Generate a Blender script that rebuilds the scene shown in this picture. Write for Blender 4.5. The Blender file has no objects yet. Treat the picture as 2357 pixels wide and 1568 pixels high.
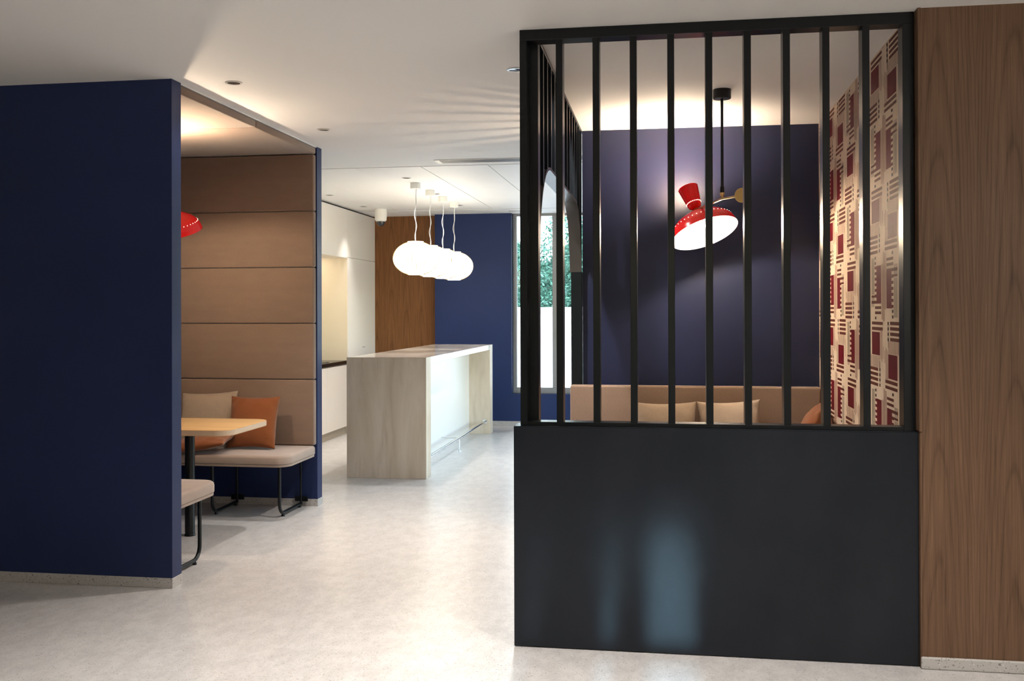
import bpy, bmesh, math, random
from mathutils import Vector, Matrix
random.seed(7)
S = bpy.context.scene
COL = S.collection
PI = math.pi
HC = 2.669            # ceiling height

# ---------------------------------------------------------------- camera, world, sun, exposure
cd = bpy.data.cameras.new('camera'); cam = bpy.data.objects.new('camera', cd); COL.objects.link(cam)
cd.sensor_width = 36.0; cd.lens = 2253.0 / 2357.0 * 36.0; cd.shift_y = -78.1 / 2357.0
cd.clip_start = 0.05; cd.clip_end = 200
cam.matrix_world = Matrix.Translation((0, 0, 1.45)) @ Matrix.Rotation(0.1545, 4, 'Z') @ Matrix.Rotation(PI / 2 + 0.0038, 4, 'X') @ Matrix.Rotation(-0.0027, 4, 'Z')
S.camera = cam
W = bpy.data.worlds.new('sky'); S.world = W; W.use_nodes = True
wn = W.node_tree.nodes; wl = W.node_tree.links
sky = wn.new('ShaderNodeTexSky'); sky.sky_type = 'NISHITA'; sky.sun_disc = False
sky.sun_elevation = math.radians(40); sky.sun_rotation = math.radians(180); sky.air_density = 1.2; sky.dust_density = 2.0
wl.new(sky.outputs[0], wn['Background'].inputs[0]); wn['Background'].inputs[1].default_value = 2.1
sl = bpy.data.lights.new('sun', 'SUN'); sun = bpy.data.objects.new('sun', sl); COL.objects.link(sun)
sl.energy = 7.5; sl.color = (0.45, 0.74, 1.0); sl.angle = math.radians(0.6)
sun.rotation_euler = (PI / 2 - math.atan(0.294), 0, 0)      # travels towards +Y and down
S.view_settings.view_transform = 'Standard'; S.view_settings.look = 'None'
S.view_settings.gamma = 1.0; S.view_settings.use_curve_mapping = False
S.view_settings.exposure = 0.0
S.cycles.max_bounces = 10; S.cycles.diffuse_bounces = 6; S.cycles.glossy_bounces = 5; S.cycles.transparent_max_bounces = 10
S.cycles.sample_clamp_indirect = 8.0
S.cycles.use_denoising = True

LAMP_WARM = (1.0, 0.80, 0.58)
P_CONE, P_DOME, P_PEND, P_SPOT = 1000.0, 1350.0, 7.0, 130.0

# ---------------------------------------------------------------- helpers
def tag(o, label=None, cat=None, group=None, kind=None):
    if label: o['label'] = label
    if cat: o['category'] = cat
    if group: o['group'] = group
    if kind: o['kind'] = kind
    return o
def thing(name, loc, label, cat, group=None):
    o = bpy.data.objects.new(name, None); COL.objects.link(o); o.location = loc; o.empty_display_size = .1
    return tag(o, label, cat, group)
def base_of(p):
    v = Vector((0, 0, 0))
    while p is not None:
        v += Vector(p.location); p = p.parent
    return v
def link(name, me, mat, parent):
    mats = mat if isinstance(mat, (list, tuple)) else [mat]
    for m in mats: me.materials.append(m)
    o = bpy.data.objects.new(name, me); COL.objects.link(o)
    if parent is not None: o.parent = parent
    return o
def obj(name, bm, mat, parent=None, smooth=False, angle=None):
    b = base_of(parent)
    if b.length: bmesh.ops.translate(bm, verts=bm.verts, vec=-b)
    me = bpy.data.meshes.new(name); bm.to_mesh(me); bm.free()
    if smooth:
        me.polygons.foreach_set('use_smooth', [True] * len(me.polygons))
        if angle: me.set_sharp_from_angle(angle=math.radians(angle))
    return link(name, me, mat, parent)
def struct(name, bm, mat, parent=None, **k):
    o = obj(name, bm, mat, parent, **k)
    if parent is None: o['kind'] = 'structure'
    return o
def box(x0, x1, y0, y1, z0, z1, bev=0.0, seg=2, bm=None):
    t = bmesh.new(); bmesh.ops.create_cube(t, size=1)
    bmesh.ops.scale(t, vec=(x1 - x0, y1 - y0, z1 - z0), verts=t.verts)
    bmesh.ops.translate(t, vec=((x0 + x1) / 2, (y0 + y1) / 2, (z0 + z1) / 2), verts=t.verts)
    if bev: bmesh.ops.bevel(t, geom=list(t.edges), offset=bev, segments=seg, profile=.5, affect='EDGES')
    if bm is None: return t
    return join(bm, t)
def join(bm, t):
    me = bpy.data.meshes.new('tmp'); t.to_mesh(me); t.free(); bm.from_mesh(me); bpy.data.meshes.remove(me); return bm
def tube(pts, r, n=12, bm=None, cap=True):
    if bm is None: bm = bmesh.new()
    P = [Vector(p) for p in pts]; rings = []; prev = None
    for i, p in enumerate(P):
        a = P[max(i - 1, 0)]; b = P[min(i + 1, len(P) - 1)]
        t = (b - a).normalized()
        if prev is None:
            u = Vector((0, 0, 1)) if abs(t.z) < .9 else Vector((1, 0, 0))
        else: u = prev
        u = (u - t * u.dot(t)).normalized(); prev = u; w = t.cross(u)
        rr = r[i] if isinstance(r, (list, tuple)) else r
        rings.append([bm.verts.new(p + (u * math.cos(2 * PI * k / n) + w * math.sin(2 * PI * k / n)) * rr) for k in range(n)])
    for a, b in zip(rings, rings[1:]):
        for k in range(n): bm.faces.new((a[k], a[(k + 1) % n], b[(k + 1) % n], b[k]))
    if cap:
        bm.faces.new(rings[0][::-1]); bm.faces.new(rings[-1])
    return bm
def lathe(prof, n=40, bm=None, mtx=None):
    """prof: list of (radius, z); radius 0 makes a pole."""
    if bm is None: bm = bmesh.new()
    M = mtx or Matrix()
    rings = []
    for r, z in prof:
        if r < 1e-6: rings.append([bm.verts.new(M @ Vector((0, 0, z)))])
        else: rings.append([bm.verts.new(M @ Vector((r * math.cos(2 * PI * k / n), r * math.sin(2 * PI * k / n), z))) for k in range(n)])
    for a, b in zip(rings, rings[1:]):
        for k in range(n):
            j = (k + 1) % n
            if len(a) == 1 and len(b) == 1: continue
            if len(a) == 1: bm.faces.new((a[0], b[j], b[k]))
            elif len(b) == 1: bm.faces.new((a[k], a[j], b[0]))
            else: bm.faces.new((a[k], a[j], b[j], b[k]))
    bmesh.ops.recalc_face_normals(bm, faces=bm.faces)
    return bm
def axis_matrix(origin, axis):
    q = Vector((0, 0, 1)).rotation_difference(Vector(axis).normalized())
    return Matrix.Translation(origin) @ q.to_matrix().to_4x4()
def prism(poly, z0, z1, bev_top=0.0, bev_bot=0.0, seg=3):
    """poly in XY, extruded z0..z1, optional rounded top and bottom rims."""
    bm = bmesh.new()
    lo = [bm.verts.new((x, y, z0)) for x, y in poly]; hi = [bm.verts.new((x, y, z1)) for x, y in poly]
    n = len(poly)
    bm.faces.new(lo[::-1]); top = bm.faces.new(hi)
    for i in range(n): bm.faces.new((lo[i], lo[(i + 1) % n], hi[(i + 1) % n], hi[i]))
    bmesh.ops.recalc_face_normals(bm, faces=bm.faces)
    def rim(z, off):
        es = [e for e in bm.edges if all(abs(v.co.z - z) < 1e-6 for v in e.verts)]
        bmesh.ops.bevel(bm, geom=es, offset=off, segments=seg, profile=.5, affect='EDGES')
    if bev_top: rim(z1, bev_top)
    if bev_bot: rim(z0, bev_bot)
    return bm
def round_rect(x0, x1, y0, y1, rs, n=8):
    """rs radii for corners (x0y0, x1y0, x1y1, x0y1)."""
    out = []
    for (cx, cy, a0), r in zip(((x0, y0, PI), (x1, y0, 1.5 * PI), (x1, y1, 0), (x0, y1, .5 * PI)), rs):
        if r < 1e-5: out.append((cx, cy)); continue
        px = cx + (r if cx == x0 else -r); py = cy + (r if cy == y0 else -r)
        for k in range(n + 1):
            a = a0 + .5 * PI * k / n; out.append((px + r * math.cos(a), py + r * math.sin(a)))
    return out
def pillow(w, h, t, mtx, seed=0, n=22, pinch=.075):
    rnd = random.Random(seed); ph = [rnd.uniform(0, 6.28) for _ in range(8)]
    bm = bmesh.new()
    for side in (1, -1):
        g = []
        for j in range(n + 1):
            row = []
            for i in range(n + 1):
                s = -1 + 2 * i / n; q = -1 + 2 * j / n
                s2 = math.sin(s * PI / 2); q2 = math.sin(q * PI / 2)
                x = s2 * w / 2 * (1 - pinch * (1 - q2 * q2)); y = q2 * h / 2 * (1 - pinch * (1 - s2 * s2))
                e = max(0.0, (1 - s2 ** 2) * (1 - q2 ** 2))
                z = t / 2 * e ** .42
                c = abs(s2 * q2); edge = (1 - e)
                z += e ** .3 * edge * .0075 * (math.sin(9 * s2 - 5 * q2 + ph[0]) + math.sin(13 * q2 + 4 * s2 + ph[1]) * .8 + math.sin(21 * s2 * q2 + ph[2]) * .6) * (0.3 + c)
                row.append(bm.verts.new((x, y, side * z)))
            g.append(row)
        for j in range(n):
            for i in range(n):
                f = (g[j][i], g[j][i + 1], g[j + 1][i + 1], g[j + 1][i])
                bm.faces.new(f if side > 0 else f[::-1])
    bmesh.ops.remove_doubles(bm, verts=bm.verts, dist=1e-5)
    bmesh.ops.transform(bm, matrix=mtx, verts=bm.verts)
    return bm
def frame_matrix(origin, u, v):
    u = Vector(u).normalized(); v = Vector(v); v = (v - u * v.dot(u)).normalized(); w = u.cross(v)
    m = Matrix((u, v, w)).transposed().to_4x4(); m.translation = Vector(origin); return m

# ---------------------------------------------------------------- materials
class NT:
    def __init__(s, name):
        s.m = bpy.data.materials.new(name); s.m.use_nodes = True; s.t = s.m.node_tree; s.n = s.t.nodes
        s.b = s.n['Principled BSDF']; s._c = None
    def node(s, typ, **k):
        x = s.n.new(typ)
        for a, v in k.items():
            if a.startswith('in_'):
                key = a[3:]; x.inputs[int(key) if key.isdigit() else key].default_value = v
            else: setattr(x, a, v)
        return x
    def l(s, a, b): s.t.links.new(a, b)
    def co(s, scale=(1, 1, 1), loc=(0, 0, 0)):
        if s._c is None: s._c = s.node('ShaderNodeTexCoord')
        mp = s.node('ShaderNodeMapping'); mp.inputs['Scale'].default_value = scale; mp.inputs['Location'].default_value = loc
        s.l(s._c.outputs['Object'], mp.inputs[0]); return mp.outputs[0]
    def noise(s, scale, detail=3, rough=.5, vec=None, dist=0.0):
        x = s.node('ShaderNodeTexNoise'); x.inputs['Scale'].default_value = scale; x.inputs['Detail'].default_value = detail
        x.inputs['Roughness'].default_value = rough; x.inputs['Distortion'].default_value = dist
        if vec is not None: s.l(vec, x.inputs['Vector'])
        return x.outputs['Fac']
    def ramp(s, fac, stops, interp='LINEAR'):
        x = s.node('ShaderNodeValToRGB'); cr = x.color_ramp; cr.interpolation = interp
        while len(cr.elements) < len(stops): cr.elements.new(.5)
        for e, (p, c) in zip(cr.elements, stops):
            e.position = p; e.color = (c[0], c[1], c[2], 1) if isinstance(c, (tuple, list)) else (c, c, c, 1)
        s.l(fac, x.inputs[0]); return x.outputs[0]
    def math(s, op, a, b=None, c=None):
        x = s.node('ShaderNodeMath', operation=op)
        for i, v in enumerate((a, b, c)):
            if v is None: continue
            if hasattr(v, 'links'): s.l(v, x.inputs[i])
            else: x.inputs[i].default_value = v
        return x.outputs[0]
    def mix(s, fac, a, b, mode='MIX'):
        x = s.node('ShaderNodeMix', data_type='RGBA', blend_type=mode)
        for sock, v in ((x.inputs[0], fac), (x.inputs[6], a), (x.inputs[7], b)):
            if hasattr(v, 'links'): s.l(v, sock)
            elif isinstance(v, (tuple, list)): sock.default_value = (*v[:3], 1)
            else: sock.default_value = v
        return x.outputs[2]
    def bump(s, h, strength=.2, dist=.002):
        x = s.node('ShaderNodeBump'); x.inputs['Strength'].default_value = strength; x.inputs['Distance'].default_value = dist
        s.l(h, x.inputs['Height']); s.l(x.outputs[0], s.b.inputs['Normal'])
    def set(s, color=None, rough=None, metal=None, spec=None):
        if color is not None:
            if hasattr(color, 'links'): s.l(color, s.b.inputs['Base Color'])
            else: s.b.inputs['Base Color'].default_value = (*color, 1)
        if rough is not None:
            if hasattr(rough, 'links'): s.l(rough, s.b.inputs['Roughness'])
            else: s.b.inputs['Roughness'].default_value = rough
        if metal is not None: s.b.inputs['Metallic'].default_value = metal
        if spec is not None: s.b.inputs['Specular IOR Level'].default_value = spec
        return s
def paint(name, color, rough=.6, var=.06, scale=3, spec=.5, bump=0.0, bscale=200):
    t = NT(name); c = t.noise(scale, 4)
    lo = tuple(x * (1 - var) for x in color); hi = tuple(min(1, x * (1 + var)) for x in color)
    t.set(t.ramp(c, [(.3, lo), (.7, hi)]), rough, spec=spec)
    if bump: t.bump(t.noise(bscale, 2), bump, .001)
    return t.m
def metal(name, color, rough=.3, met=1.0, var=.05):
    t = NT(name); t.set(t.ramp(t.noise(6, 2), [(.3, tuple(x * .96 for x in color)), (.7, color)]), rough, met); return t.m
def fabric(name, color, bscale=900, dark=.72, rough=.95):
    t = NT(name)
    a = t.noise(250, 2, .75); b = t.noise(900, 1); c = t.noise(7, 3)
    f = t.math('ADD', t.math('MULTIPLY', a, .6), t.math('MULTIPLY', b, .4))
    col = t.ramp(f, [(.38, tuple(x * dark * .86 for x in color)), (.5, color), (.64, tuple(min(1, x * 1.38) for x in color))])
    col = t.mix(.25, col, t.ramp(c, [(.35, tuple(x * .85 for x in color)), (.65, tuple(x * 1.12 for x in color))]))
    t.set(col, rough, spec=.2); t.b.inputs['Sheen Weight'].default_value = .25; t.b.inputs['Sheen Roughness'].default_value = .5
    t.bump(f, .35, .0015); return t.m
def emit(name, color, strength):
    t = NT(name); t.set((.8, .8, .8), .5); t.b.inputs['Emission Color'].default_value = (*color, 1); t.b.inputs['Emission Strength'].default_value = strength; return t.m
def terrazzo(name, base, rough=.25, scale=1.0, dark=.5):
    t = NT(name)
    col = t.ramp(t.noise(1.6, 3), [(.3, tuple(x * .97 for x in base)), (.7, tuple(min(1, x * 1.02) for x in base))])
    col = t.mix(t.ramp(t.noise(120 * scale, 3, .8), [(.38, 0), (.62, .55)]), col, tuple(x * .72 for x in base))
    for sc, prob, colr, amt in ((72, .40, (.12, .11, .105), dark), (110, .5, (.18, .165, .155), dark), (165, .6, (.24, .22, .205), dark), (85, .35, (.90, .88, .84), .28)):
        v = t.node('ShaderNodeTexVoronoi', feature='F1'); v.inputs['Scale'].default_value = sc * scale; t.l(t.co(loc=(sc, 0, 0)), v.inputs['Vector'])
        w = t.node('ShaderNodeTexWhiteNoise'); t.l(v.outputs['Position'], w.inputs['Vector'])
        keep = t.math('LESS_THAN', w.outputs['Value'], prob)
        near = t.math('LESS_THAN', v.outputs['Distance'], t.math('MULTIPLY_ADD', w.outputs['Value'], .50, .08))
        col = t.mix(t.math('MULTIPLY', t.math('MULTIPLY', keep, near), amt), col, colr)
    t.set(col, rough, spec=.5); return t.m
def veneer(name, c_dark, c_mid, c_light, x0, leaf, cath, K=140.0, dz=.33, rough=.45, seedz=0.0, flip=1):
    """Book-matched crown-cut veneer: mirrored leaves along X, cathedrals along Z."""
    t = NT(name)
    warp = t.noise(1.0, 3, .5, t.co((2.2, 2.2, .55), (3 + seedz, 0, seedz)))
    wig = t.noise(1.0, 3, .6, t.co((9, 9, 1.3), (seedz, 0, 1)))
    sep = t.node('ShaderNodeSeparateXYZ'); t.l(t.co(), sep.inputs[0])
    d = t.math('PINGPONG', t.math('SUBTRACT', sep.outputs[0], x0), leaf)
    q = t.math('SUBTRACT', d, cath)
    q = t.math('ADD', q, t.math('MULTIPLY', t.math('SUBTRACT', wig, .5), .022))
    F = t.math('MULTIPLY', t.math('MULTIPLY', q, q), K * flip)
    z2 = t.math('ADD', sep.outputs[2], t.math('MULTIPLY', t.math('SUBTRACT', warp, .5), .95))
    irr = t.noise(1.0, 3, .6, t.co((14, 14, 1.6), (1, seedz, 2)))
    F = t.math('DIVIDE', t.math('ADD', t.math('ADD', F, z2), t.math('MULTIPLY', irr, .26)), dz)
    fr = t.math('FRACT', F)
    fine = t.noise(1.0, 4, .65, t.co((260, 260, 5)))
    fib = t.noise(1.0, 3, .6, t.co((60, 60, 1.2)))
    col = t.ramp(fr, [(0, c_dark), (.12, c_mid), (.5, c_light), (.9, c_mid), (1, c_dark)])
    col = t.mix(.46, col, t.ramp(fib, [(.3, c_dark), (.52, c_mid), (.7, c_light)]))
    col = t.mix(.35, col, t.ramp(fine, [(.35, tuple(x * .6 for x in c_mid)), (.55, c_mid), (.7, tuple(x * 1.35 for x in c_light))]))
    t.set(col, t.ramp(fine, [(.3, rough * 1.1), (.7, rough * .9)]), spec=.2); t.bump(fine, .12, .0006); return t.m

M = {}
M['ceiling'] = paint('ceiling_paint', (.80, .79, .77), .75, .02, 1.5)
M['panel_white'] = paint('ceiling_panel', (.84, .84, .83), .55, .015, 2)
M['gap_shade'] = paint('painted_gap_shade', (.03, .03, .03), .9)  # near-black base stands for shade in gaps above cabinets and behind ceiling panels
M['white'] = paint('white_wall', (.80, .79, .77), .7, .02, 2)
M['lacquer'] = paint('white_lacquer', (.82, .79, .745), .38, .015, 2)
M['cream'] = paint('cream_backsplash', (.78, .70, .56), .5, .02, 2)
M['navy'] = paint('navy_paint', (.012, .0225, .083), .48, .10, 2.5, spec=.3, bump=.08, bscale=500)
M['navy_back'] = paint('navy_paint_back', (.010, .025, .098), .55, .06, 2.5, spec=.35, bump=.08, bscale=500)  # bluer base carries the daylight cast on the back wall
M['navy_booth'] = paint('indigo_paint', (.0092, .0132, .042), .42, .06, 2.5, spec=.4)
M['black'] = paint('black_powder_coat', (.0042, .0060, .0076), .30, .15, 12, spec=.3)
M['arch'] = paint('bronze_band', (.035, .032, .028), .35, .06, 12, spec=.5)
M['base_panel'] = None
M['terrazzo'] = terrazzo('terrazzo_floor', (.575, .557, .545), .29)
M['terrazzo_base'] = terrazzo('terrazzo_skirting', (.50, .485, .465), .4, .75, .8)
M['taupe'] = fabric('taupe_fabric', (.215, .147, .108))
M['taupe_seat'] = fabric('taupe_seat_fabric', (.32, .25, .21))
M['beige'] = fabric('beige_linen', (.36, .275, .205))
M['orange'] = fabric('rust_fabric', (.19, .058, .016), dark=.85)
M['red'] = paint('red_enamel', (.92, .010, .012), .2, .03, 5, spec=.5)
M['white_enamel'] = paint('white_enamel', (.88, .86, .80), .4, .01)
M['brass'] = metal('brushed_brass', (.72, .48, .20), .32)
M['chrome'] = metal('chrome', (.78, .80, .82), .12)
M['grey_metal'] = metal('grey_aluminium', (.33, .34, .35), .42, .7)
M['light_metal'] = metal('light_aluminium', (.75, .75, .74), .35, .6)
M['lens'] = paint('dark_lens', (.05, .05, .055), .1)
M['counter'] = paint('black_stone', (.010, .009, .009), .2, .2, 20)
M['plinth'] = paint('plinth_grey', (.42, .38, .31), .6)
M['walnut'] = veneer('walnut_veneer', (.046, .025, .014), (.140, .080, .047), (.185, .109, .067), 1.235, .287, .144, 150.0, .45)
M['oak_back'] = veneer('teak_veneer', (.085, .034, .012), (.190, .082, .030), (.27, .125, .050), -2.98, .20, .10, 160, .42, seedz=5.0)
M['bulb'] = emit('lamp_bulb', LAMP_WARM, P_CONE)
M['bulb_booth'] = emit('lamp_bulb_booth', LAMP_WARM, P_CONE * 1.7)
M['bulb_dome'] = emit('dome_bulb', LAMP_WARM, P_DOME)
M['bulb_dome_bright'] = emit('dome_bulb_bright', LAMP_WARM, P_DOME * 1.25)
M['hole_glow'] = emit('perforation_glow', (1, .86, .66), 5.0)  # emissive discs stand in for lamp light leaking through the shade holes
def mk_base_panel():
    t = NT('blackened_steel')
    c = t.noise(1.0, 5, .6, t.co((2.5, 2.5, 1.6)))
    t.set(t.ramp(c, [(.3, (.015, .0175, .0215)), (.7, (.022, .0245, .030))]), .22, .0, .08); return t.m
M['base_panel'] = mk_base_panel()
def mk_marble(name, a, b, c, sc=(7, 7, 1.1), rough=.35):
    # soft vertical veining
    t = NT(name)
    n1 = t.noise(1.0, 6, .62, t.co(sc), .45); n2 = t.noise(1.0, 4, .55, t.co((sc[0] * 3, sc[1] * 3, sc[2] * 2.2), (4, 2, 1)), .6); n3 = t.noise(220, 2)
    col = t.ramp(n1, [(.30, c), (.46, a), (.62, b), (.75, a)])
    col = t.mix(t.ramp(n2, [(.56, 0), (.74, .65)]), col, c)
    col = t.mix(.12, col, t.ramp(n3, [(.3, c), (.7, b)]))
    t.set(col, rough, spec=.5); return t.m
M['marble'] = mk_marble('beige_marble', (.66, .555, .43), (.75, .65, .53), (.52, .41, .30), (4.2, 4.2, .9), rough=.5)
M['marble_top'] = mk_marble('beige_marble_top', (.60, .54, .47), (.72, .67, .60), (.34, .25, .20), (5, 1.2, 7), .10)
def mk_oak():
    t = NT('oak_top')
    g = t.noise(1.0, 5, .6, t.co((1.3, 26, 26)), .5); f = t.noise(1.0, 3, .6, t.co((6, 220, 220)))
    col = t.mix(.35, t.ramp(g, [(.3, (.42, .24, .095)), (.7, (.58, .37, .17))]), t.ramp(f, [(.3, (.36, .20, .08)), (.7, (.62, .41, .20))]))
    t.set(col, .42, spec=.4); return t.m
M['oak'] = mk_oak()
M['ply_edge'] = paint('birch_edge', (.55, .42, .30), .55, .1, 40)
def mk_glass():
    t = NT('window_glass'); tr = t.node('ShaderNodeBsdfTransparent'); gl = t.node('ShaderNodeBsdfGlossy'); gl.inputs['Roughness'].default_value = .02
    fr = t.node('ShaderNodeFresnel'); fr.inputs['IOR'].default_value = 1.35
    tr.inputs['Color'].default_value = (.93, .97, .96, 1)
    mx = t.node('ShaderNodeMixShader'); t.l(fr.outputs[0], mx.inputs[0]); t.l(tr.outputs[0], mx.inputs[1]); t.l(gl.outputs[0], mx.inputs[2])
    t.l(mx.outputs[0], t.n['Material Output'].inputs[0]); return t.m
M['glass'] = mk_glass()
def mk_shade():
    t = NT('pendant_shade')
    t.set((.9, .88, .82), .6)
    t.b.inputs['Emission Color'].default_value = (1, .90, .74, 1); t.b.inputs['Emission Strength'].default_value = P_PEND; return t.m
M['shade'] = mk_shade()
M['rib'] = paint('rib_wire', (.34, .23, .09), .6)
M['cable'] = paint('white_cable', (.82, .82, .84), .5)
M['leaf'] = paint('hedge_leaf', (.022, .075, .05), .5, .5, 9)
M['leaf_light'] = paint('hedge_leaf_light', (.055, .135, .10), .5, .3, 9)
M['render'] = paint('garden_wall_render', (.85, .87, .88), .8, .03)
M['paving'] = paint('paving', (.6, .6, .58), .8, .08)
for nm, c, r in (('wp_cream', (.70, .565, .44), .45), ('wp_maroon', (.105, .008, .014), .45), ('wp_brown', (.105, .032, .022), .45), ('wp_black', (.035, .018, .014), .45), ('wp_olive', (.24, .20, .145), .5), ('wp_tan', (.30, .17, .13), .5)):
    M[nm] = paint(nm, c, .55, .05, 30, spec=.07)

# ---------------------------------------------------------------- structure
struct('floor', box(-6.2, 4.2, -4.2, 12.5, -.06, 0), M['terrazzo'])
ce = struct('ceiling', box(-6.2, 4.2, -4.2, 8.045, HC, HC + .12), M['ceiling'])
struct('trim_1', box(-6.2, 4.2, 8.045, 12.5, HC + .022, HC + .12), M['gap_shade'])
XS = [-3.765, -3.19, -2.615, -2.035, -1.458, -.885, -.31, .265, .84, 1.25]; YS = [8.068, 9.26, 10.465, 11.58]
for i in range(len(XS) - 1):
    for j in range(3):
        gx0 = .004 if XS[i] in (-2.035, -1.458) else .0012; gx1 = .004 if XS[i + 1] in (-2.035, -1.458) else .0012
        obj('ceiling_panel', box(XS[i] + gx0, XS[i + 1] - gx1, YS[j] + .0012, YS[j + 1] - .0012, HC, HC + .022), M['panel_white'], ce)
struct('trim_2', box(-3.765, 1.25, 11.588, 12.26, HC - .004, HC + .022), M['panel_white'])
# booth partitions (near and far) with skirting
XE = -2.547
struct('wall_left_near', box(-6.0, XE, 4.788, 4.888, .0, HC, .0015, 1), M['navy'])
struct('baseboard_left_near', box(-6.0, XE + .003, 4.785, 4.891, 0, .053, .001, 1), M['terrazzo_base'])
struct('wall_left_far', box(-3.8, XE, 6.956, 7.056, .0, HC, .0015, 1), M['navy'])
struct('baseboard_left_far', box(-3.8, XE + .003, 6.953, 7.059, 0, .053, .001, 1), M['terrazzo_base'])
struct('wall_left_booth', box(-3.92, -3.80, 4.888, 7.056, 0, HC), M['navy'])
struct('wall_left_kitchen', box(-4.4, -4.3, 7.056, 12.5, 0, HC), M['white'])
struct('wall_left_outer', box(-6.2, -6.0, -4.2, 12.5, 0, HC), M['white'])
# back wall: navy with window opening, walnut panel set back
YB = 12.08; WX0, WX1, WZ0 = -1.888, -.15, .405
struct('wall_back', box(-2.867, WX0, YB, YB + .30, 0, HC), M['navy_back'])
struct('wall_back_under', box(WX0, WX1, YB, YB + .30, 0, WZ0), M['navy_back'])
struct('wall_back_right', box(WX1, 1.25, YB, YB + .30, 0, HC), M['navy_back'])
struct('baseboard_back', box(-2.87, 1.25, YB - .012, YB, 0, .066, .001, 1), M['terrazzo_base'])
struct('wall_back_wood', box(-4.3, -2.867, YB + .165, YB + .30, 0, HC), M['oak_back'])
struct('wall_right_far', box(1.25, 1.35, 6.75, 7.0, 0, HC), M['white'])
struct('wall_right_far', box(1.25, 1.35, 11.4, 12.5, 0, HC), M['white'])
struct('wall_right_far', box(1.25, 1.35, 7.0, 11.4, 0, .3), M['white'])
w9 = struct('window_9', box(1.26, 1.34, 7.0, 7.06, .3, HC), M['grey_metal'])  # unseen window added to throw daylight on the island front
for b in (box(1.26, 1.34, 11.34, 11.4, .3, HC), box(1.26, 1.34, 9.67, 9.73, .3, HC), box(1.26, 1.34, 7.06, 11.34, .3, .36)): obj('frame', b, M['grey_metal'], w9)
obj('pane', box(1.30, 1.305, 7.06, 11.34, .36, HC), M['glass'], w9)
# window_1: grey frame, mullion, panes
w1 = struct('window_1', box(WX0, WX0 + .052, YB + .11, YB + .17, WZ0 + .0, HC, .003, 1), M['grey_metal'])
for nm, b in (('frame', box(WX0 + .052, WX1, YB + .11, YB + .17, WZ0, WZ0 + .075, .003, 1)), ('frame', box(WX0 + .052, WX1, YB + .11, YB + .17, HC - .035, HC, .003, 1)),
              ('frame', box(WX1 - .05, WX1, YB + .11, YB + .17, WZ0 + .075, HC - .035, .003, 1))):
    obj(nm, b, M['grey_metal'], w1)
for mx in (-1.385, -.765):
    obj('mullion', box(mx, mx + .055, YB + .10, YB + .17, WZ0 + .075, HC - .035, .003, 1), M['grey_metal'], w1)
for a, b in ((WX0 + .052, -1.385), (-1.33, -.765), (-.71, WX1 - .05)):
    obj('pane', box(a, b, YB + .135, YB + .141, WZ0 + .075, HC - .035), M['glass'], w1)
# right booth walls
XR = 1.003; YRB = 6.649
struct('wall_booth_back', box(-.549, 1.25, YRB, YRB + .11, 0, HC), M['navy_booth'])
wr = struct('wall_booth_right', box(XR, XR + .10, 4.32, YRB, 0, HC), M['wp_cream'])
# printed wallpaper: every printed shape, flat on the wall
def wallpaper():
    PW, PV = .645, .633
    m = []
    def r(u0, u1, v0, v1, c): m.append((u0, u1, v0, v1, c))
    r(.018, .258, .003, .0175, 2); r(.018, .258, .0285, .044, 2)                     # two long bars
    r(.018, .195, .052, .162, 1)                                                     # block
    r(.205, .2125, .046, .178, 5); r(.223, .2305, .040, .186, 5); r(.241, .2485, .036, .19, 5); r(.260, .268, .118, .176, 5)
    for k in range(8): r(-.006 + k * .0262, .0035 + k * .0262, .165, .222, 5)         # fine comb lines
    r(-.03, -.0235, .10, .20, 5)
    for k in range(4):
        r(-.045, .155, .2225 + k * .0243, .2375 + k * .0243, 2)                      # stacked bars
        r(.181, .206, .2215 + k * .0243, .2355 + k * .0243, 3)                       # dots
    r(.186, .189, .19, .31, 3); r(.199, .202, .19, .31, 3)
    for v in (.325, .350): r(.088, .116, v, v + .0135, 3)
    r(.126, .225, .37, .55, 1)                                                       # toothed block
    for k in range(6): r(.088, .127, .372 + k * .0268, .3855 + k * .0268, 1)
    r(.012, .127, .510, .521, 2); r(.012, .127, .536, .55, 2)
    for k in range(4):
        x = .016 + k * .0165; r(x, x + .0085, .33, .505, 4); r(x, x + .005, .522, .566, 3)
    for k in range(4): r(.234 + k * .0178, .2425 + k * .0178, .366 - (.0 if k < 2 else .055), .625 if k < 2 else .575, 5)
    r(.090, .224, .5625, .5755, 2); r(.090, .224, .587, .600, 2); r(.090, .120, .612, .625, 3)
    rot = [(.564 - b, .564 - a, .31 - d, .31 - c, k) for a, b, c, d, k in m]
    tile = m + rot
    bm = bmesh.new(); y0, y1, z0, z1 = 4.33, 6.64, .02, HC - .002
    x = XR - .0004
    def quad(a, b, c, d, k, dx=0):
        ya, yb = 5.02 - b, 5.02 - a; za, zb = 2.66 - d, 2.66 - c
        ya = max(ya, y0); yb = min(yb, y1); za = max(za, z0); zb = min(zb, z1)
        if yb - ya < .001 or zb - za < .001: return
        vs = [bm.verts.new((x - dx, yy, zz)) for yy, zz in ((ya, za), (ya, zb), (yb, zb), (yb, za))]
        f = bm.faces.new(vs); f.material_index = k
    for i in range(-4, 3):
        for j in range(-2, 6):
            du = i * PW; dv = j * PV + (PV / 2 if i % 2 else 0)
            for n, (a, b, c, d, k) in enumerate(tile): quad(a + du, b + du, c + dv, d + dv, k, .00001 * (n % 40))
    bmesh.ops.recalc_face_normals(bm, faces=bm.faces)
    for f in bm.faces:
        if f.normal.x > 0: f.normal_flip()
    return bm
obj('printed_pattern', wallpaper(), [M['wp_cream'], M['wp_maroon'], M['wp_brown'], M['wp_black'], M['wp_olive'], M['wp_tan']], wr)
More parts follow.
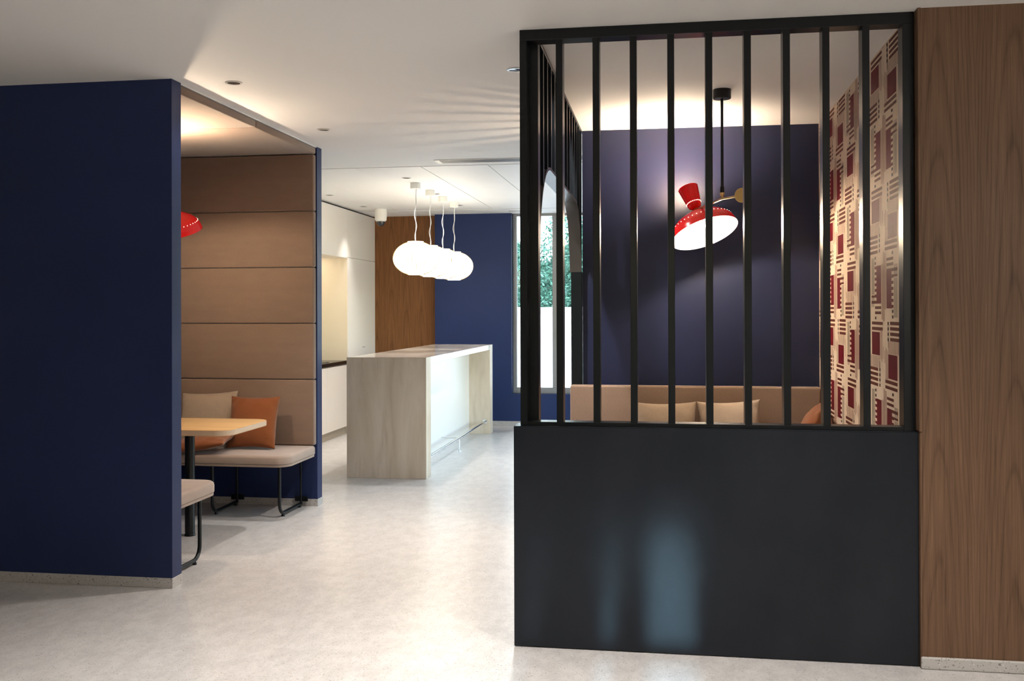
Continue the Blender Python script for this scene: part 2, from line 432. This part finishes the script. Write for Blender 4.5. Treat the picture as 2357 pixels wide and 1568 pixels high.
# walnut wall on the right
wd = struct('wall_right', box(1.026, 4.0, 4.163, 4.315, .0, HC), M['walnut'])
obj('edge_strip', box(1.014, 1.026, 4.154, 4.315, .955, HC, .002, 2), M['walnut'], wd)
obj('edge_strip', box(1.0175, 1.026, 4.158, 4.315, .0, .9545, .001, 1), M['walnut'], wd)
struct('baseboard_right', box(1.0172, 4.0, 4.150, 4.1625, 0, .050, .006, 2), M['terrazzo_base'])
struct('wall_right_front', box(4.0, 4.2, -4.2, 4.315, 0, HC), M['white'])
# wall behind the camera; unseen narrow slots shaped for the floor's daylight patches
YF = -4.0
slots = [(-.075, .125), (-.272, -.225), (-.60, -.575)]
edges = [-6.0] + [v for s in sorted(slots) for v in s] + [4.0]
for i in range(0, len(edges), 2):
    struct('wall_front', box(edges[i], edges[i + 1], YF - .2, YF, 0, HC), M['white'])
for n, (a, b) in enumerate(sorted(slots)):
    struct('wall_front', box(a, b, YF - .2, YF, 0, 1.74), M['white']); struct('wall_front', box(a, b, YF - .2, YF, 2.42, HC), M['white'])
    struct('window_%d' % (n + 2), box(a, b, YF - .10, YF - .094, 1.74, 2.42), M['glass'])
# outside ground
struct('ground', box(-14, 12, 12.5, 30, -.08, -.02), M['paving'])

# ---------------------------------------------------------------- lamps: double-cone pendant
def cone_lamp(C0, a, X, Y, ztop, label, zj, disc, k=1.0, name='pendant_lamp', bulb='bulb_dome', cbulb='bulb'):
    C0 = Vector(C0); a = Vector(a).normalized()
    t = thing(name, (X, Y, zj), label, 'lamp', 'red double-shade pendants')
    MA = axis_matrix(C0, a) @ Matrix.Scale(k, 4)
    obj('canopy', lathe([(0, ztop - .052), (.046, ztop - .052), (.05, ztop - .048), (.05, ztop - .001), (0, ztop - .001)], 32, mtx=Matrix.Translation((X, Y, 0))), M['black'], t, True, 40)
    obj('rod', tube([(X, Y, ztop - .05), (X, Y, zj + .055)], .0078), M['black'], t, True, 60)
    obj('rod_ferrule', lathe([(0, zj + .075), (.0105, zj + .07), (.0125, zj + .045), (.0105, zj + .03), (0, zj + .03)], 20, mtx=Matrix.Translation((X, Y, 0))), M['black'], t, True, 50)
    bm = lathe([(0, zj + .034), (.0125, zj + .034), (.0125, zj + .020), (.007, zj + .016), (.007, zj), (0, zj - .006)], 20, mtx=Matrix.Translation((X, Y, 0)))
    obj('brass_joint', bm, M['brass'], t, True, 50)
    R = .19
    hub = C0 + a * (.152 * k)
    J = Vector((X, Y, zj))
    obj('arm', tube([J, hub], .0066), M['brass'], t, True, 60)
    K = J + Vector(disc); dn = Vector(disc).normalized()
    ar = obj('counter_arm', tube([J, K], .0066), M['brass'], t, True, 60)
    obj('counterweight', lathe([(0, -.010), (.036, -.010), (.0385, -.007), (.0385, .007), (.036, .010), (0, .010)], 36, mtx=axis_matrix(K + dn * .036, Vector((dn.y, -dn.x, .1)) if abs(dn.x) > .6 else (-.08, -1, -.1))), M['brass'], t, True, 40)
    # dome shade: outer skin, white lining, glowing discs for light leaking through perforations
    outer = [(R, 0), (R - .003, .018), (R - .010, .042), (R - .022, .062), (R - .048, .086), (.100, .110), (.06, .126), (.025, .134), (0, .135)]
    inner = [(R - .003, .001), (R - .007, .018), (R - .014, .040), (R - .026, .059), (R - .052, .082), (.096, .105), (.056, .120), (.0, .129)]
    dm = obj('dome_shade', lathe(outer, 56, mtx=MA), M['red'], t, True, 60)
    obj('dome_lining', lathe([(R, 0)] + inner, 56, mtx=MA), M['white_enamel'], dm, True, 60)
    bm = bmesh.new()
    for q in range(44):
        an = 2 * PI * q / 44; rr, zz = R - .017, .054
        nrm = Vector((math.cos(an) * .8, math.sin(an) * .8, .6)).normalized(); p = Vector((rr * math.cos(an), rr * math.sin(an), zz))
        lathe([(0, .0012), (.0018, .0012), (.0018, -.002)], 8, bm, MA @ axis_matrix(p, nrm))
    obj('glow_dot', bm, M['hole_glow'], dm); dm.children[-1]['kind'] = 'stuff'
    # cone shade
    MC = MA @ Matrix.Translation((0, 0, .160))
    co = obj('cone_shade', lathe([(0, 0), (.020, .001), (.034, .010), (.040, .026), (.0415, .034), (.057, .134), (.0555, .134), (.040, .036), (.036, .022), (.02, .008), (0, .007)], 40, mtx=MC), M['red'], t, True, 50)
    bm = bmesh.new()
    for q in range(26):
        an = 2 * PI * q / 26; p = Vector((.0415 * math.cos(an), .0415 * math.sin(an), .033)); nrm = Vector((math.cos(an), math.sin(an), 0))
        lathe([(0, .001), (.0023, .001), (.0023, -.002)], 8, bm, MC @ axis_matrix(p, nrm))
    obj('glow_dot', bm, M['hole_glow'], co); co.children[-1]['kind'] = 'stuff'
    obj('hub', lathe([(0, .128), (.012, .128), (.014, .140), (.014, .150), (.009, .163), (0, .163)], 20, mtx=MA), M['brass'], t, True, 40)
    obj('cone_bulb', lathe([(0, .098), (.040, .104), (.047, .114), (.042, .128), (.026, .138), (0, .141)], 20, mtx=MC), M[cbulb], co, True)
    ML = MA @ Matrix.Translation((.0, 0, .0))
    obj('socket', tube([MA @ Vector((0, 0, .126)), MA @ Vector((0, 0, .075))], .012), M['brass'], dm, True, 60)
    obj('dome_bulb', lathe([(0, .026), (.016, .030), (.026, .045), (.024, .060), (.012, .075), (0, .076)], 16, mtx=ML), M[bulb], dm, True)
    return t
cone_lamp((.249, 6.19, 1.925), (-.30, .326, .895), .318, 5.53, HC, 'red double-shade pendant lamp hanging behind the black slats', 2.064, (.075, -.24, -.012), 1.12, bulb='bulb_dome_bright')
cone_lamp((-3.128, 5.86, 1.952), (-.05, -.35, .935), -3.36, 5.98, 2.611, 'red dome lamp half hidden behind the navy wall, over the booth table', 2.15, (-.10, 0, .01), 1.06, cbulb='bulb_booth')

# bubble pendants over the island
pend = [(-2.345, 9.087), (-2.342, 9.668), (-2.342, 10.24), (-2.335, 10.77)]
pl = ['nearest white bubble pendant over the island, hiding part of the next', 'second white bubble pendant over the island counting from the camera', 'third white bubble pendant over the island counting from the camera', 'farthest white bubble pendant over the island, ribs showing on its side']
def ell(n=18, rx=.214, rz=.163, cap=.075):
    out = []
    a0 = math.asin(cap / rx)
    for k in range(n + 1):
        a = a0 + (PI - 2 * a0) * k / n
        out.append((rx * math.sin(a), rz * math.cos(a)))
    return out
for (px, py), lb in zip(pend, pl):
    zc = 1.947
    t = thing('bubble_pendant', (px, py, zc), lb, 'pendant', 'bubble pendants over the island')
    T = Matrix.Translation((px, py, 0)); TZ = Matrix.Translation((px, py, zc))
    obj('canopy', lathe([(0, HC - .058), (.046, HC - .058), (.049, HC - .055), (.049, HC - .001), (0, HC - .001)], 28, mtx=T), M['white_enamel'], t, True, 40)
    pr = ell(); zt = pr[0][1]
    sh = obj('shade', lathe([(0, zt + .006), (.074, zt + .006)] + pr + [(.074, -zt - .002), (0, -zt - .002)], 48, mtx=TZ), M['shade'], t, True, 40)
    bm = bmesh.new()
    for k in range(32):
        an = 2 * PI * (k + .5) / 32
        tube([TZ @ Vector(((r + .0008) * math.cos(an), (r + .0008) * math.sin(an), z)) for r, z in pr], .0030, 5, bm)
    rb = obj('rib', bm, M['rib'], sh); rb['kind'] = 'stuff'
    obj('cap_ring', lathe([(.070, zt + .010), (.078, zt + .010), (.078, zt - .002), (.070, zt - .002), (.070, zt + .010)], 36, mtx=TZ), M['white_enamel'], t, True, 40)
    obj('steel_wire', tube([(px + .002, py, HC - .056), (px + .002, py, zc + zt)], .0014, 6), M['light_metal'], t)
    rn = random.Random(int(py * 100)); pts = []
    ph = rn.uniform(0, 6)
    for k in range(40):
        f = k / 39; z = HC - .056 + (zc + zt - HC + .056) * f
        amp = .014 * math.sin(PI * f) ** .5 * (.3 + .9 * f)
        pts.append((px + .012 * (1 - f) - .014 * math.sin(3 * f) * (1 - f) + amp * math.sin(15 * f + ph) * .8, py + amp * .5 * math.cos(11 * f + ph), z))
    obj('cord', tube(pts, .0034, 6), M['cable'], t, True)

# downlights
def downlight(x, y, label, power=P_SPOT, r=.034, blend=1.0, size=125, color=(1, .94, .88)):
    t = thing('downlight', (x, y, HC), label, 'downlight', 'ceiling downlights'); T = Matrix.Translation((x, y, 0))
    obj('trim_ring', lathe([(r, HC - .001), (r + .011, HC - .001), (r + .012, HC - .004), (r + .003, HC - .005), (r, HC - .003)], 28, mtx=T), M['light_metal'], t, True, 50)
    obj('reflector', lathe([(r, HC - .003), (r * .62, HC - .0005), (0, HC - .0005)], 24, mtx=T), M['lens'], t, True, 50)
    ld = bpy.data.lights.new('downlight_beam', 'SPOT'); lo = bpy.data.objects.new('downlight_beam', ld); COL.objects.link(lo)
    ld.energy = power; ld.spot_size = math.radians(size); ld.spot_blend = blend; ld.color = color; ld.shadow_soft_size = .02
    lo.parent = t; lo.location = (0, 0, -.012)
downlight(-2.266, 4.926, 'downlight in the ceiling beside the upholstered booth, nearest of three', 15)
downlight(-2.259, 6.301, 'downlight in the ceiling near the far end of the booth', 100, size=64)
downlight(-.74, 4.894, 'downlight half hidden by the top left corner of the black screen', 80)
downlight(-.80, 5.80, 'downlight hidden behind the top of the black slatted side screen', 230)
downlight(-2.339, 8.729, 'small downlight just before the first bubble pendant canopy', 90)
downlight(-2.350, 9.969, 'small downlight between the second and third pendant canopies', 60)
downlight(-2.341, 11.084, 'small downlight behind the last pendant canopy', 60)
downlight(-.9, 9.4, 'added fill downlight by the tall window, hidden behind the slatted screen', 150, color=(.92, .96, 1))  # unseen cool light added to brighten the floor near the island
downlight(-3.478, 9.884, 'small downlight over the cabinets, close to the navy booth post', 60, size=70)
downlight(-3.467, 11.023, 'small downlight over the tall white cabinet, left of the dome camera', 60, size=70)
# added fill downlights, out of view, brightening the floor and walnut wall
for x, y, p, sz, lb in ((2.3, 1.9, 50, 130, 'in front of the walnut wall'), (.45, 3.1, 270, 95, 'in front of the dark steel base panel'), (-1.3, 2.9, 310, 90, 'in front of the near navy wall'), (2.4, -.6, 40, 125, 'in the hall behind the camera')):
    downlight(x, y, 'added fill downlight ' + lb, p, size=sz)

# added globe light, out of view beside the camera, brightening the walnut wall
t = thing('fill_globe', (2.6, .2, 1.95), 'added fill globe in the hall on the camera side of the walnut wall', 'pendant'); T = Matrix.Translation((2.6, .2, 0))
obj('globe', lathe([(.16 * math.sin(PI * k / 18), 1.95 - .16 * math.cos(PI * k / 18)) for k in range(19)], 28, mtx=T), emit('fill_globe_glow', (1, .90, .78), 90.0 / (PI * 4 * PI * .16 ** 2)), t, True)
obj('rod', tube([(2.6, .2, 2.108), (2.6, .2, HC - .03)], .006), M['black'], t, True)
obj('canopy', lathe([(0, HC - .03), (.06, HC - .03), (.06, HC - .001), (0, HC - .001)], 24, mtx=T), M['black'], t, True, 40)

# ---------------------------------------------------------------- booth on the left
cy = 5.922
t = thing('booth_canopy', (-3.1, cy, 2.61), 'taupe upholstered canopy under the ceiling of the left booth', 'canopy')
obj('canopy_panel', box(-3.79, -2.553, 4.892, 5.873, 2.612, 2.661, .012, 3), M['taupe'], t, True, 40)
obj('canopy_panel', box(-3.79, -2.553, 5.877, 6.952, 2.612, 2.661, .012, 3), M['taupe'], t, True, 40)
obj('backing_board', box(-3.79, -2.549, 4.889, 6.955, 2.6612, HC - .001), M['white'], t)
def back_panels(y0, y1, name, label, zlist, xe=-2.553):
    t = thing(name, (-3.1, (y0 + y1) / 2, .45), label, 'wall panelling', 'booth panelling')
    for z0, z1 in zip(zlist, zlist[1:]):
        obj('fabric_panel', box(-3.79, xe, y0, y1, z0 + .0015, z1 - .0015, .010, 3), M['taupe'], t, True, 40)
ZL = [.457, .943, 1.357, 1.772, 2.187, 2.607]
back_panels(6.895, 6.954, 'upholstered_panelling', 'taupe fabric panelling behind the far booth bench', ZL)
back_panels(4.890, 4.949, 'upholstered_panelling', 'taupe fabric panelling on the hidden side of the near navy wall', ZL, -2.61)
def sled_leg(x, yf, yr, zt, r=.0115):
    s = 1 if yr > yf else -1
    pts = [(x, yf, zt)]; rad = .075; zb = .024
    pts.append((x, yf, zb + rad))
    for k in range(1, 9):
        a = k / 8 * PI / 2; pts.append((x, yf + s * rad * (1 - math.cos(a)), zb + rad - rad * math.sin(a)))
    pts.append((x, yr, zb))
    return tube(pts, r)
def bench(x0, x1, yw, yf, label, legs):
    s = 1 if yw > yf else -1
    t = thing('bench', ((x0 + x1) / 2, (yw + yf) / 2, 0), label, 'bench', 'booth benches')
    ya, yb = min(yw, yf), max(yw, yf)
    rs = (.03, .10, .02, .03) if s > 0 else (.03, .02, .10, .03)
    obj('seat_cushion', prism(round_rect(x0, x1, ya, yb, rs), .392, .455, .022, .006, 4), M['taupe_seat'], t, True, 40)
    obj('seat_base', prism(round_rect(x0, x1 - .004, ya + .004, yb - .004, rs), .374, .3915, .003, .003, 2), M['taupe_seat'], t, True, 40)
    for x in legs:
        lg = obj('leg', sled_leg(x, yf + s * .135, yw - s * .004, .376), M['black'], t, True, 60)
        obj('rear_upright', tube([(x, yw - s * .004, .013), (x, yw - s * .004, .376)], .0075), M['black'], lg, True, 60)
        for yy in (yf + s * .20, yw - s * .03):
            obj('foot', lathe([(0, 0), (.013, 0), (.013, .009), (.009, .016), (0, .016)], 14, mtx=Matrix.Translation((x, yy, 0))), M['black'], lg, True, 50)
        obj('wall_bracket', box(x - .05, x + .05, yw + s * .006 - .006, yw + s * .006 + .006, .038, .075, .002, 1), M['black'], lg)
    return t
bench(-3.72, -2.551, 6.932, 6.385, 'taupe bench against the far booth wall, cushions on it', (-2.665, -3.165, -3.62))
bench(-3.72, -2.597, 4.912, 5.455, 'taupe bench end showing past the near navy wall edge', (-2.66, -3.165, -3.62))
# table
t = thing('booth_table', (-3.034, 5.933, 0), 'oak booth table with rounded corners on one black pole', 'table')
poly = round_rect(-3.46, -2.618, 5.612, 6.262, (.10, .10, .10, .10))
obj('tabletop', prism(poly, .686, .722, .0025, .0025, 2), M['oak'], t, True, 30)
pl_ = obj('edge_band', prism(round_rect(-3.4606, -2.6174, 5.6114, 6.2626, (.10,) * 4), .6895, .7185), M['ply_edge'], t, True, 30)
obj('pole', tube([(-3.034, 5.933, .004), (-3.034, 5.933, .68)], .0315, 24), M['black'], t, True, 60)
obj('floor_flange', lathe([(0, 0), (.034, 0), (.034, .012), (.0318, .016), (0, .016)], 24, mtx=Matrix.Translation((-3.034, 5.933, 0))), M['black'], t, True, 50)
obj('top_plate', box(-3.16, -2.91, 5.81, 6.06, .680, .6855, .002, 1), M['black'], t)
# booth cushions
def cushion(mat, w, h, th, org, u, v, label, seed, group):
    t = obj('cushion', pillow(w, h, th, frame_matrix(org, u, v), seed), mat, None, True); c = Vector(org)
    t.data.transform(Matrix.Translation(-c)); t.location = c
    return tag(t, label, 'cushion', group)
cushion(M['beige'], .44, .40, .13, (-3.335, 6.805, .657), (1, 0, .05), (0, .30, 1), 'beige cushion in the left booth, partly behind the table edge', 3, 'booth cushions')
cushion(M['orange'], .37, .385, .14, (-2.945, 6.715, .645), (1, .03, 0.0), (.09, .30, 1), 'rust orange cushion standing upright on the far booth bench', 5, 'booth cushions')
cushion(M['orange'], .42, .32, .10, (-3.235, 6.515, .524), (1, .08, .15), (-.1, 1, .14), 'rust orange cushion lying flat under the table edge', 8, 'booth cushions')

# ---------------------------------------------------------------- right booth: screens
YG = 4.206; DG = .08
t = thing('slatted_screen', (.2, YG, .95), 'black slatted screen above the dark steel panel, facing the hall', 'screen', 'black slatted screens')
obj('top_rail', box(-.619, 1.012, YG, YG + DG, 2.622, HC - .001, .0012, 1), M['black'], t)
obj('bottom_rail', box(-.588, .967, YG, YG + DG, .9513, .967, .001, 1), M['black'], t)
obj('post', box(-.619, -.588, YG, YG + DG, .9513, 2.622, .0012, 1), M['black'], t)
obj('post', box(.967, 1.012, YG, YG + DG, .9513, 2.622, .0012, 1), M['black'], t)
pr = None
for k in range(9):
    x = -.461 + .15875 * k
    if pr is None:
        pr = obj('slat', box(x, x + .029, YG + .001, YG + DG - .001, .967, 2.622, .001, 1), M['black'], t)
    else:
        c = pr.copy(); COL.objects.link(c); c.location.x = pr.location.x + .15875 * k
t = thing('steel_base_panel', (.18, 4.2, 0), 'dark blackened steel panel closing the bottom of the slatted screen', 'panel')
obj('sheet', box(-.6446, 1.0157, 4.177, 4.205, .004, .948, .0015, 2), M['base_panel'], t)
obj('cap', box(-.6446, 1.0157, 4.177, YG + DG, .9485, .951, .0008, 1), M['base_panel'], t)
obj('backing', box(-.62, 1.0, 4.206, YG + DG, .0, .947), M['black'], t)
# side screen with arched doorway
XI, XO = -.549, -.619
t = thing('arched_screen', (XI, 5.4, 0), 'black slatted side screen with an arched doorway, seen edge-on', 'screen', 'black slatted screens')
y0, y1 = 4.36, 6.55; zs, zt, rad = 1.705, 2.137, .43
obj('top_rail', box(XO, XI, YG + DG, YRB - .001, 2.648, HC - .001, .001, 1), M['black'], t)
obj('stile', box(XO, XI, YG + DG, y0, .0, 2.648, .001, 1), M['black'], t)
obj('jamb', box(XO, XI, y1, YRB - .001, .0, zs, .001, 1), M['black'], t)
# arch band: follows the opening
def arch_pts(o=0.0):
    p = [(y0 - o, zs)]
    for k in range(17):
        a = PI - k / 16 * PI / 2; p.append((y0 + rad + (rad + o) * math.cos(a), zs + (rad + o) * math.sin(a)))
    for k in range(17):
        a = PI / 2 - k / 16 * PI / 2; p.append((y1 - rad + (rad + o) * math.cos(a), zs + (rad + o) * math.sin(a)))
    return p
bm = bmesh.new(); ins = arch_pts(0); out = arch_pts(.014)
R4 = [[bm.verts.new((x, p[0], p[1])) for p in ring] for x, ring in ((XI, ins), (XI, out), (XO - .008, out), (XO - .008, ins))]
for a in range(4):
    A, B = R4[a], R4[(a + 1) % 4]
    for k in range(len(ins) - 1): bm.faces.new((A[k], A[k + 1], B[k + 1], B[k]))
bm.faces.new([r[0] for r in R4]); bm.faces.new([r[-1] for r in R4][::-1])
bmesh.ops.recalc_face_normals(bm, faces=bm.faces)
obj('arch_band', bm, M['arch'], t, True, 40)
def arch_z(y):
    if y < y0 - .014 or y > y1 + .014: return zs
    o = .014
    if y < y0 + rad: d = y0 + rad - y; return zs + math.sqrt(max(0, (rad + o) ** 2 - d * d))
    if y > y1 - rad: d = y - (y1 - rad); return zs + math.sqrt(max(0, (rad + o) ** 2 - d * d))
    return zt + o
for k in range(14):
    y = 4.486 + .1588 * k
    if y + .03 > YRB - .002: break
    zb = max(arch_z(y), arch_z(y + .03))
    bm = box(XO + .001, XI - .001, y, y + .03, zb, 2.648)
    for v in bm.verts:
        if v.co.z < 2.6: v.co.z = arch_z(min(max(v.co.y, y0 - .0139), y1 + .0139)) - .003
    obj('slat', bm, M['black'], t)
obj('infill', box(XO + .001, XI - .001, y1 + .015, y1 + .045, zs, 2.648, .001, 1), M['black'], t)
# bench behind the screen
tag(obj('padded_backrest', box(-.618, .985, 6.452, 6.545, .40, .953, .014, 4), M['taupe'], None, True, 40), 'taupe padded backrest behind the black slats, beige cushions against it', 'backrest')
t = thing('bench', (.19, 6.2, 0), 'taupe bench seat under the cushions behind the black slatted screen', 'bench', 'booth benches')
obj('seat_cushion', prism(round_rect(-.50, .985, 5.93, 6.45, (.08, .03, .02, .02)), .392, .455, .022, .006, 4), M['taupe_seat'], t, True, 40)
obj('seat_base', prism(round_rect(-.50, .981, 5.934, 6.45, (.08, .03, .02, .02)), .374, .3915), M['taupe_seat'], t, True, 40)
for x in (-.38, .25, .86):
    obj('leg', sled_leg(x, 6.05, 6.50, .376), M['black'], t, True, 60)
cushion(M['beige'], .395, .40, .15, (.006, 6.355, .660), (1, 0, .02), (.0, .16, 1), 'beige linen cushion on the bench behind the slats, left of two', 11, 'cushions behind the slats')
cushion(M['beige'], .395, .41, .15, (.410, 6.36, .668), (1, 0, .05), (0, .15, 1), 'beige linen cushion on the bench behind the slats, right of two', 14, 'cushions behind the slats')
cushion(M['orange'], .42, .42, .20, (.880, 6.08, .668), (.12, 1, .0), (.26, 0, 1), 'rust orange cushion leaning on the red patterned wallpaper', 17, 'cushions behind the slats')

# ---------------------------------------------------------------- kitchen: island
t = thing('kitchen_island', (-2.38, 9.83, 0), 'tall waterfall island with beige stone ends and white front', 'island')
ix0, ix1, iy0, iy1, iz = -2.734, -2.024, 8.194, 11.473, 1.045
TE = .17
obj('end_slab', box(ix0, ix1, iy0, iy0 + TE, 0, iz - .0005, .0015, 1), M['marble'], t)
obj('end_slab', box(ix0, ix1, iy1 - TE, iy1, 0, iz - .0005, .0015, 1), M['marble'], t)
obj('worktop', box(ix0 + .0005, ix1 - .0005, iy0 + TE + .0005, iy1 - TE - .0005, iz - .056, iz, .0012, 1), M['marble_top'], t)
for ya in (iy0 - .0004, iy1 - TE): obj('worktop_end', box(ix0, ix1, ya, ya + TE + .0004, iz - .0005, iz + .0002), M['marble_top'], t)
obj('front_panel', box(ix0 + .01, ix1 - .25, iy0 + TE + .0005, iy1 - TE - .0005, 0.002, iz - .0565), M['lacquer'], t)
fr = obj('foot_rail', tube([(-2.085, iy0 + TE, .145), (-2.085, iy1 - TE, .145)], .0145, 16), M['chrome'], t, True, 60)
for yy in (iy0 + TE + .0065, iy1 - TE - .0065):
    obj('flange', tube([(-2.085, yy - .006, .145), (-2.085, yy + .006, .145)], .026, 16), M['chrome'], fr, True, 40)
obj('post', tube([(-2.085, 9.835, .004), (-2.085, 9.835, .145)], .009), M['chrome'], fr, True, 60)
obj('post_foot', lathe([(0, 0), (.026, 0), (.024, .006), (.010, .012), (0, .012)], 18, mtx=Matrix.Translation((-2.085, 9.835, 0))), M['chrome'], fr, True, 50)
obj('stay', tube([(-2.269, 9.835, .145), (-2.085, 9.835, .145)], .007), M['chrome'], fr, True, 60)
# kitchen wall units
KX = -3.70
t = thing('base_cabinet', (-3.98, 10.1, 0), 'white base cabinet run under the black counter', 'cabinet')
obj('carcass', box(-4.29, KX - .02, 9.0, 11.12, .09, .822), M['lacquer'], t)
for a, b in ((9.0, 9.70), (9.704, 10.41), (10.414, 11.12)):
    obj('door', box(KX - .0195, KX, a, b, .092, .812, .001, 1), M['lacquer'], t)
obj('plinth', box(-4.29, KX - .03, 9.0, 11.12, 0, .088), M['plinth'], t)
tag(obj('counter', box(-4.29, KX + .004, 9.0, 11.126, .8235, .864, .001, 1), M['counter']), 'black stone counter in the kitchen niche', 'worktop')
t = thing('cooktop', (-3.98, 10.3, .864), 'black glass cooktop set on the kitchen counter', 'cooktop')
obj('glass_plate', box(-4.22, KX - .05, 9.9, 10.62, .8645, .874, .002, 1), M['counter'], t)
obj('rim', box(-4.23, KX - .04, 9.89, 10.63, .8642, .8665), M['grey_metal'], t)
t = thing('wall_cabinet', (-3.98, 10.1, 2.08), 'white wall cabinet above the kitchen niche', 'cabinet')
obj('carcass', box(-4.29, KX - .02, 9.0, 11.126, 2.075, 2.645), M['lacquer'], t)
for a, b in ((9.0, 10.06), (10.063, 11.126)):
    obj('door', box(KX - .0195, KX, a, b, 2.072, 2.645, .001, 1), M['lacquer'], t)
t = thing('tall_cabinet', (-3.98, 11.7, 0), 'tall white cabinet beside the walnut back panel', 'cabinet')
obj('carcass', box(-4.29, KX - .02, 11.130, 12.24, .09, 2.645), M['lacquer'], t)
dr = obj('door', box(KX - .0195, KX, 11.130, 12.243, .092, 2.078, .001, 1), M['lacquer'], t)
obj('handle', box(KX, KX + .012, 11.70, 11.78, .998, 1.004, .001, 1), M['grey_metal'], dr)
obj('door', box(KX - .0195, KX, 11.130, 12.243, 2.083, 2.645, .001, 1), M['lacquer'], t)
obj('plinth', box(-4.29, KX - .03, 11.13, 12.24, 0, .088), M['plinth'], t)
obj('side_panel', box(-4.29, KX - .0005, 11.1275, 11.1295, .864, 2.072), M['cream'], t)
struct('gap_shade_filler', box(-4.29, KX - .03, 9.0, 12.24, 2.646, HC - .002), M['gap_shade'])  # dark filler painted as the shade in the gap over the cabinets
struct('wall_left_niche', box(-4.298, -4.291, 9.0, 11.12, .864, 2.072), M['cream'])
struct('wall_left_end', box(-4.3, KX, 8.9, 8.998, 0, HC), M['white'])
# niche light strip under wall cabinet
t = thing('niche_light', (-4.05, 10.5, 2.07), 'slim light strip under the white wall cabinet', 'lamp')
obj('strip', box(-4.10, -4.06, 9.6, 11.0, 2.064, 2.0715), emit('niche_strip', (1, .84, .62), 26.0), t)

# ceiling bits
t = thing('air_vent', (-1.0, 7.81, HC), 'long slotted air vent in the ceiling before the panelled area', 'vent')
obj('slot', box(-1.80, .20, 7.735, 7.89, HC - .0015, HC - .0005), M['lens'], t)
obj('frame', box(-1.84, -1.80, 7.72, 7.90, HC - .006, HC - .0005, .001, 1), M['white_enamel'], t)
obj('frame', box(-1.80, .20, 7.72, 7.735, HC - .006, HC - .0005, .001, 1), M['white_enamel'], t)
obj('frame', box(-1.80, .20, 7.89, 7.905, HC - .006, HC - .0005, .001, 1), M['white_enamel'], t)
for k in range(4):
    y = 7.748 + k * .036; obj('slat', box(-1.80, .20, y, y + .016, HC - .008, HC - .002, .001, 1), M['grey_metal'], t)
t = thing('perimeter_vent', (-1.6, 11.83, HC), 'small grille in the ceiling strip by the window', 'vent')
obj('plate', box(-1.88, -1.55, 11.80, 11.90, HC - .008, HC - .0045, .001, 1), M['grey_metal'], t)
for k in range(3): obj('slat', box(-1.87, -1.56, 11.812 + k * .03, 11.826 + k * .03, HC - .012, HC - .008), M['light_metal'], t)
t = thing('dome_camera', (-3.36, 11.36, HC), 'white dome security camera on the ceiling by the wood panel', 'camera'); T = Matrix.Translation((-3.36, 11.36, 0))
obj('housing', lathe([(0, HC - .001), (.070, HC - .001), (.074, HC - .05), (.074, HC - .08), (.068, HC - .135), (.052, HC - .15), (0, HC - .15)], 32, mtx=T), M['white_enamel'], t, True, 40)
obj('dome', lathe([(.051, HC - .149), (.050, HC - .165), (.040, HC - .188), (.022, HC - .203), (0, HC - .208)], 28, mtx=T), M['lens'], t, True)

# ---------------------------------------------------------------- outside the window
t = thing('garden_wall', (-1.5, 16.3, -.02), 'white garden wall outside the window', 'wall')
obj('wall_body', box(-9, 8, 16.2, 16.5, -.02, 1.42), M['render'], t)
obj('coping', box(-9, 8, 16.14, 16.56, 1.42, 1.50, .01, 2), M['render'], t)
t = thing('hedge', (-1.5, 17.3, -.02), 'leafy green hedge above the white garden wall', 'hedge')
for mname, seed, n in (('leaf', 1, 11000), ('leaf_light', 2, 11000)):
    rn = random.Random(seed); vs, fs = [], []
    for k in range(n):
        c = Vector((rn.uniform(-4.2, .9), rn.uniform(16.75, 17.6), rn.uniform(1.2, 3.5)))
        if c.z > 2.9 + .5 * math.sin(c.x * 3.1) + .2 * math.sin(c.x * 9): continue
        a = Vector((rn.gauss(0, 1), rn.gauss(0, 1), rn.gauss(0, 1))).normalized(); b = a.orthogonal().normalized() * rn.uniform(.013, .024); a *= rn.uniform(.028, .05)
        i = len(vs); vs += [c - a, c - b * .9, c + a, c + b * .9]; fs.append((i, i + 1, i + 2, i + 3))
    me = bpy.data.meshes.new('leaves'); me.from_pydata([v - Vector(t.location) for v in vs], [], fs); me.update()
    link('leaves', me, M[mname], t)['kind'] = 'stuff'
bm = bmesh.new(); gx, gz = 60, 24; rn = random.Random(4); vv = [[bm.verts.new((-5.6 + 8.2 * i / gx, 17.35 + rn.uniform(-.04, .04), 1.0 + (1.75 + .45 * math.sin(i * .43)) * j / gz)) for j in range(gz + 1)] for i in range(gx + 1)]
for i in range(gx):
    for j in range(gz): bm.faces.new((vv[i][j], vv[i + 1][j], vv[i + 1][j + 1], vv[i][j + 1]))
obj('inner_foliage', bm, M['leaf'], t)['kind'] = 'stuff'
obj('branch', tube([(-2.0, 17.5, -.02), (-2.0, 17.45, 1.5), (-1.9, 17.4, 2.8)], .05), M['plinth'], t, True)
t = thing('apartment_block', (-2, 27, 0), 'pale building far behind the hedge outside the window', 'building')
obj('wall', box(-12, 8, 26, 29, -.05, 12), M['render'], t)
for i in range(6):
    for j in range(3):
        obj('window', box(-6 + i * 1.7, -5.2 + i * 1.7, 25.97, 26.0, 3.4 + j * 3.0, 5.0 + j * 3.0), M['grey_metal'], t)
